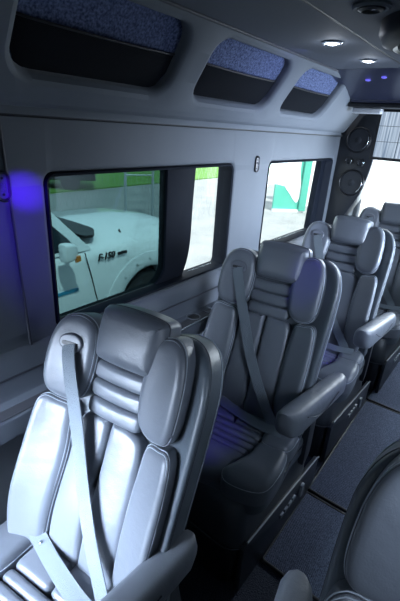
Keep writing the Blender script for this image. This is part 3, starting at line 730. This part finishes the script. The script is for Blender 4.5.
# cab: pillars+roof, side glass, windshield
zbelt = H - 1.28
def cabsec(y, zt_, ins):
    return None
roofz = H - 0.68
sidef = lambda x: [(2.62, zbelt), (2.12, roofz - .04), (1.95, roofz), (0.5, roofz), (0.2, roofz - .05), (0.15, zbelt)]
cab = Mesh()
outer = [T(TX - .06 - .16 * (z - zbelt) / .6, y, z) for y, z in sidef(0)]; far = [T(TX - 1.94 + .16 * (z - zbelt) / .6, y, z) for y, z in sidef(0)]
n_ = len(outer)
cab.add(outer + far, [tuple(range(n_)), tuple(range(n_, 2 * n_))] + [(i, (i + 1) % n_, n_ + (i + 1) % n_, n_ + i) for i in range(n_)])
cab.build('cab', 'whitepaint', tr, bevel=0.02)
def sidepoly(pts, off, name, m, r=None):
    P = [T(TX - .06 - .16 * (z - zbelt) / .6 + off, y, z) for y, z in pts]; Q = [p + Vector((-.02, 0, 0)) for p in P]; n = len(P)
    return Mesh().add(P + Q, [tuple(range(n)), tuple(range(n, 2 * n))] + [(i, (i + 1) % n, n + (i + 1) % n, n + i) for i in range(n)]).build(name, m, tr, smooth=False)
sidepoly([(2.47, zbelt + .02), (2.40, zbelt + .13), (2.05, roofz - .10), (1.35, roofz - .09), (1.35, zbelt + .02)], .004, 'side_window', 'autoglass')
sidepoly([(1.25, zbelt + .02), (1.25, roofz - .09), (.45, roofz - .09), (.35, zbelt + .02)], .004, 'side_window', 'autoglass')
wsx = [T(TX - .20, 2.60, zbelt + .035), T(TX - 1.80, 2.60, zbelt + .035), T(TX - 1.72, 2.135, roofz - .05), T(TX - .30, 2.135, roofz - .05)]
wsn = Vector((0, .75, .6)).normalized()
Mesh().add([p + wsn * .012 for p in wsx] + [p - wsn * .01 for p in wsx], [(0, 1, 2, 3), (4, 5, 6, 7), (0, 1, 5, 4), (1, 2, 6, 5), (2, 3, 7, 6), (3, 0, 4, 7)]).build('windshield', 'autoglass', tr, smooth=False)
# cowl, door seam, mirror, badge
P = smooth_closed([(TX - .22, 2.64), (TX - .30, 2.90), (TX - .6, 2.97), (TX - 1.4, 2.97), (TX - 1.72, 2.88), (TX - 1.78, 2.64)])
cw = Mesh(); cw.prism([(p[0], p[1]) for p in resample(P, True, .08)], lambda a, b, w: T(a, b, H - 1.195 + w - .02 * (b - 2.6)), 0, .03); cw.build('cowl_grille', 'black', tr)
sm = Mesh(); sm.tube([T(TX + .002, 2.53, zbelt - .02), T(TX + .004, 2.60, zbelt - .3), T(TX + .004, 2.68, zbelt - .68), T(TX + .004, 2.66, zbelt - 1.0)], .006); sm.build('door_seam', 'black', tr)
sm = Mesh(); sm.box(*[v for p in zip(T(TX - .002, 2.14, H - 1.70), T(TX + .008, 2.42, H - 1.665)) for v in p]); sm.build('blue_stripe', 'bluestripe', tr, smooth=False)
mr = Mesh(); c0 = T(TX + .18, 2.20, H - 1.19)
secs = []
for (dy, k) in ((-.06, .93), (-.055, 1), (.0, 1), (.05, .9), (.09, .6), (.10, .3)):
    secs.append([c0 + Vector((a * k, dy, b * k)) for a, b in rrect(-.06, .06, -.09, .09, .03)])
mo = mr.sections(secs).build('side_mirror', 'whitepaint', tr)
Mesh().tube([T(TX - .03, 2.32, H - 1.27), T(TX + .16, 2.24, H - 1.26)], .03).build('mirror_arm', 'black', mo)
Mesh().add([c0 + Vector((a, .055, b)) for a, b in ((.03, -.04), (.07, -.04), (.065, -.10), (.03, -.10))] + [c0 + Vector((a, .105, b)) for a, b in ((.03, -.04), (.06, -.04), (.06, -.09), (.03, -.09))], [(0, 1, 2, 3), (4, 5, 6, 7), (0, 1, 5, 4), (1, 2, 6, 5), (2, 3, 7, 6), (3, 0, 4, 7)]).build('turn_signal', 'amber', mo)
Mesh().lathe([(.001, .05), (.012, .03), (.03, .0)], T(TX - .30, 3.28, H - 1.26), 'z', 10).build('hood_washer', 'black', tr)
def text(s, size, m, parent, basis, ext=0.006):
    cu = bpy.data.curves.new('lettering', 'FONT'); cu.body = s; cu.size = size; cu.extrude = ext; cu.offset = size * .02; cu.shear = .25
    t = bpy.data.objects.new('lettering', cu); C.objects.link(t)
    dg = bpy.context.evaluated_depsgraph_get(); me = bpy.data.meshes.new_from_object(t.evaluated_get(dg))
    bpy.data.objects.remove(t); o = bpy.data.objects.new('lettering', me); C.objects.link(o); me.materials.append(M[m]); o.parent = parent
    o.matrix_local = basis; return o
L_ = T(TX + .008, 2.69, H - 1.425)
text('F-150', .105, 'black', tr, Matrix(((0, 0, 1, L_.x), (1, 0, 0, L_.y), (-.03, 1, 0, L_.z), (0, 0, 0, 1))))
lb = T(TX + .006, 2.98, H - 1.415)
Mesh().box(lb.x - .004, lb.x + .006, lb.y, lb.y + .14, lb.z, lb.z + .035).build('badge_bar', 'black', tr, bevel=.002)

# dark pickup parked across the lot
def far_vehicle(loc, rz, paint, label, L=5.4, cab=(1.3, 3.2), h=1.8, cat='car', name='parked_car', hood=1.05, group=None):
    r = empty(name, loc, label, cat, group, rz); W = .95
    def P3(y, z): return [(y, z)]
    prof = [(0, .45), (0, hood), (cab[0], hood + .05), (cab[0] + .5, h), (cab[1] - .2, h), (cab[1] + .1, hood + .05), (L, hood), (L, .45)]
    Mesh().prism([(0, .4), (0.03, hood - .05), (.15, hood), (L - .15, hood), (L - .03, hood - .08), (L, .4)], lambda a, b, w: Vector((w, a, b)), -W, W).build('body', paint, r, bevel=.05)
    Mesh().prism([(cab[0], hood - .02), (cab[0] + .45, h), (cab[1] - .15, h), (cab[1] + .15, hood - .02)], lambda a, b, w: Vector((w * (1 - .12 * (b - hood)), a, b)), -W + .06, W - .06).build('cabin', paint, r, bevel=.04)
    for sx in (-1, 1):
        Mesh().prism([(cab[0] + .22, hood + .06), (cab[0] + .52, h - .10), (cab[1] - .25, h - .10), (cab[1] - .08, hood + .06)], lambda a, b, w: Vector((sx * (W - .05 - .09 * (b - hood) + w), a, b)), 0, .02).build('side_window', 'autoglass', r, smooth=False)
        for yy in (.95, L - 1.0):
            wl = Mesh().lathe([(.2, 0), (.34, 0), (.36, -.03), (.36, -.2), (.2, -.22)], (sx * (W + .02) if sx > 0 else -W + .18, yy, .36), 'x', 24).build('wheel', 'rubber', r)
            Mesh().lathe([(.20, .01), (.05, .02)], (sx * (W + .02) if sx > 0 else -W - .045, yy, .36), 'x', 20).build('rim', 'alloy', wl)
    for sx in (-.75, .75): Mesh().box(sx - .12, sx + .12, L - .02, L + .02, hood - .25, hood - .1).build('tail_light', 'red', r)
    return r
far_vehicle((-13.7, 10.9, GZ), math.radians(143), 'darkcar', 'dark pickup truck parked far across the lot behind the fence', 5.4, (1.2, 3.2), 1.85, 'truck', 'pickup_truck', 1.15)
# chain-link fence: posts, rail, mesh lines
fe = empty('chain_link_fence', (-8.6, 8, GZ), 'thin grey chain link fence with tall posts beyond the white truck', 'fence')
def F(x, y, z): return Vector((x + 8.6, y - 8, z))
fdir = Vector((0.45, 0.9)).normalized()
def fp(t, z): return F(-8.55 + fdir.x * t, 7.9 + fdir.y * t, z)
for t in (-2.4, -.05, .75, 3.4): Mesh().tube([fp(t, 0), fp(t, 2.35)], .04, n=8).build('post', 'galv', fe)
Mesh().tube([fp(-4, 2.25), fp(3.4, 2.25)], .03).build('top_rail', 'galv', fe)
Mesh().tube([fp(-.05, 1.25), fp(.75, 1.25)], .02).build('gate_rail', 'galv', fe)
ms = Mesh(); k = -4.0
while k < 3.3:
    for sgn in (1, -1):
        ms.tube([fp(k + (0 if sgn > 0 else .55), .05), fp(k + (.55 if sgn > 0 else 0), 2.25)], .0022, n=4)
    k += .16
ms.build('wire_mesh', 'galv', fe)

# teal wall with a patch of light painted as a white shape, seen through the far side window
tw = empty('teal_hoarding', (-6.6, 13.0, GZ), 'teal panel wall with light painted as a white curved shape outside the far side window', 'wall')
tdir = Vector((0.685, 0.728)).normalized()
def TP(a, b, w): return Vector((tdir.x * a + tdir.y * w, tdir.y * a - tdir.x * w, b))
Mesh().prism([(0, .08), (1.17, .08), (1.17, 3.3), (0, 3.3)], TP, -.1, 0).build('panel', 'teal', tw, smooth=False)
Mesh().prism([(0.93, 0.05), (1.17, 0.05), (1.17, 3.4), (0.93, 3.4)], TP, 0.02, .12).build('corner_post', 'teal', tw, bevel=.01)
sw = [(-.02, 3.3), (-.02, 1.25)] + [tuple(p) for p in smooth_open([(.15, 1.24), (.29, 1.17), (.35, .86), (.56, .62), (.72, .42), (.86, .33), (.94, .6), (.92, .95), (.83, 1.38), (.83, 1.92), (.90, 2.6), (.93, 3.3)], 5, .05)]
Mesh().prism(sw, TP, .003, .015).build('white_light_patch', 'whitewall', tw, smooth=False)
Mesh().prism([(0, 0), (1.17, 0), (1.17, .08), (0, .08)], TP, -.1, .06).build('base_strip', 'whitewall', tw, smooth=False)
bw = Mesh(); bw.prism([(1.2, 0), (7, 0), (7, 3.4), (1.2, 3.4)], lambda a, b, w: TP(a, b, w) + Vector((-6.6, 13.0, GZ)), -1.3, -1.2); o = bw.build('building_wall', 'whitewall', smooth=False)
tag(o, 'pale building wall standing right of the teal panel', 'building')
# vehicles behind the van
for (x, y, p, l, s) in ((-5.2, 20.5, 'darkcar', 'dark parked car far behind the rear window, left one', 0), (-2.6, 21.5, 'whitepaint', 'white parked car far behind the rear window, middle one', 0), (0.2, 21.5, 'darkcar', 'dark parked car far behind the rear window, right one', 0)):
    far_vehicle((x, y, GZ), 0.15, p, l, 4.6, (.9, 3.4), 1.5, group='cars parked behind the van', hood=.95)
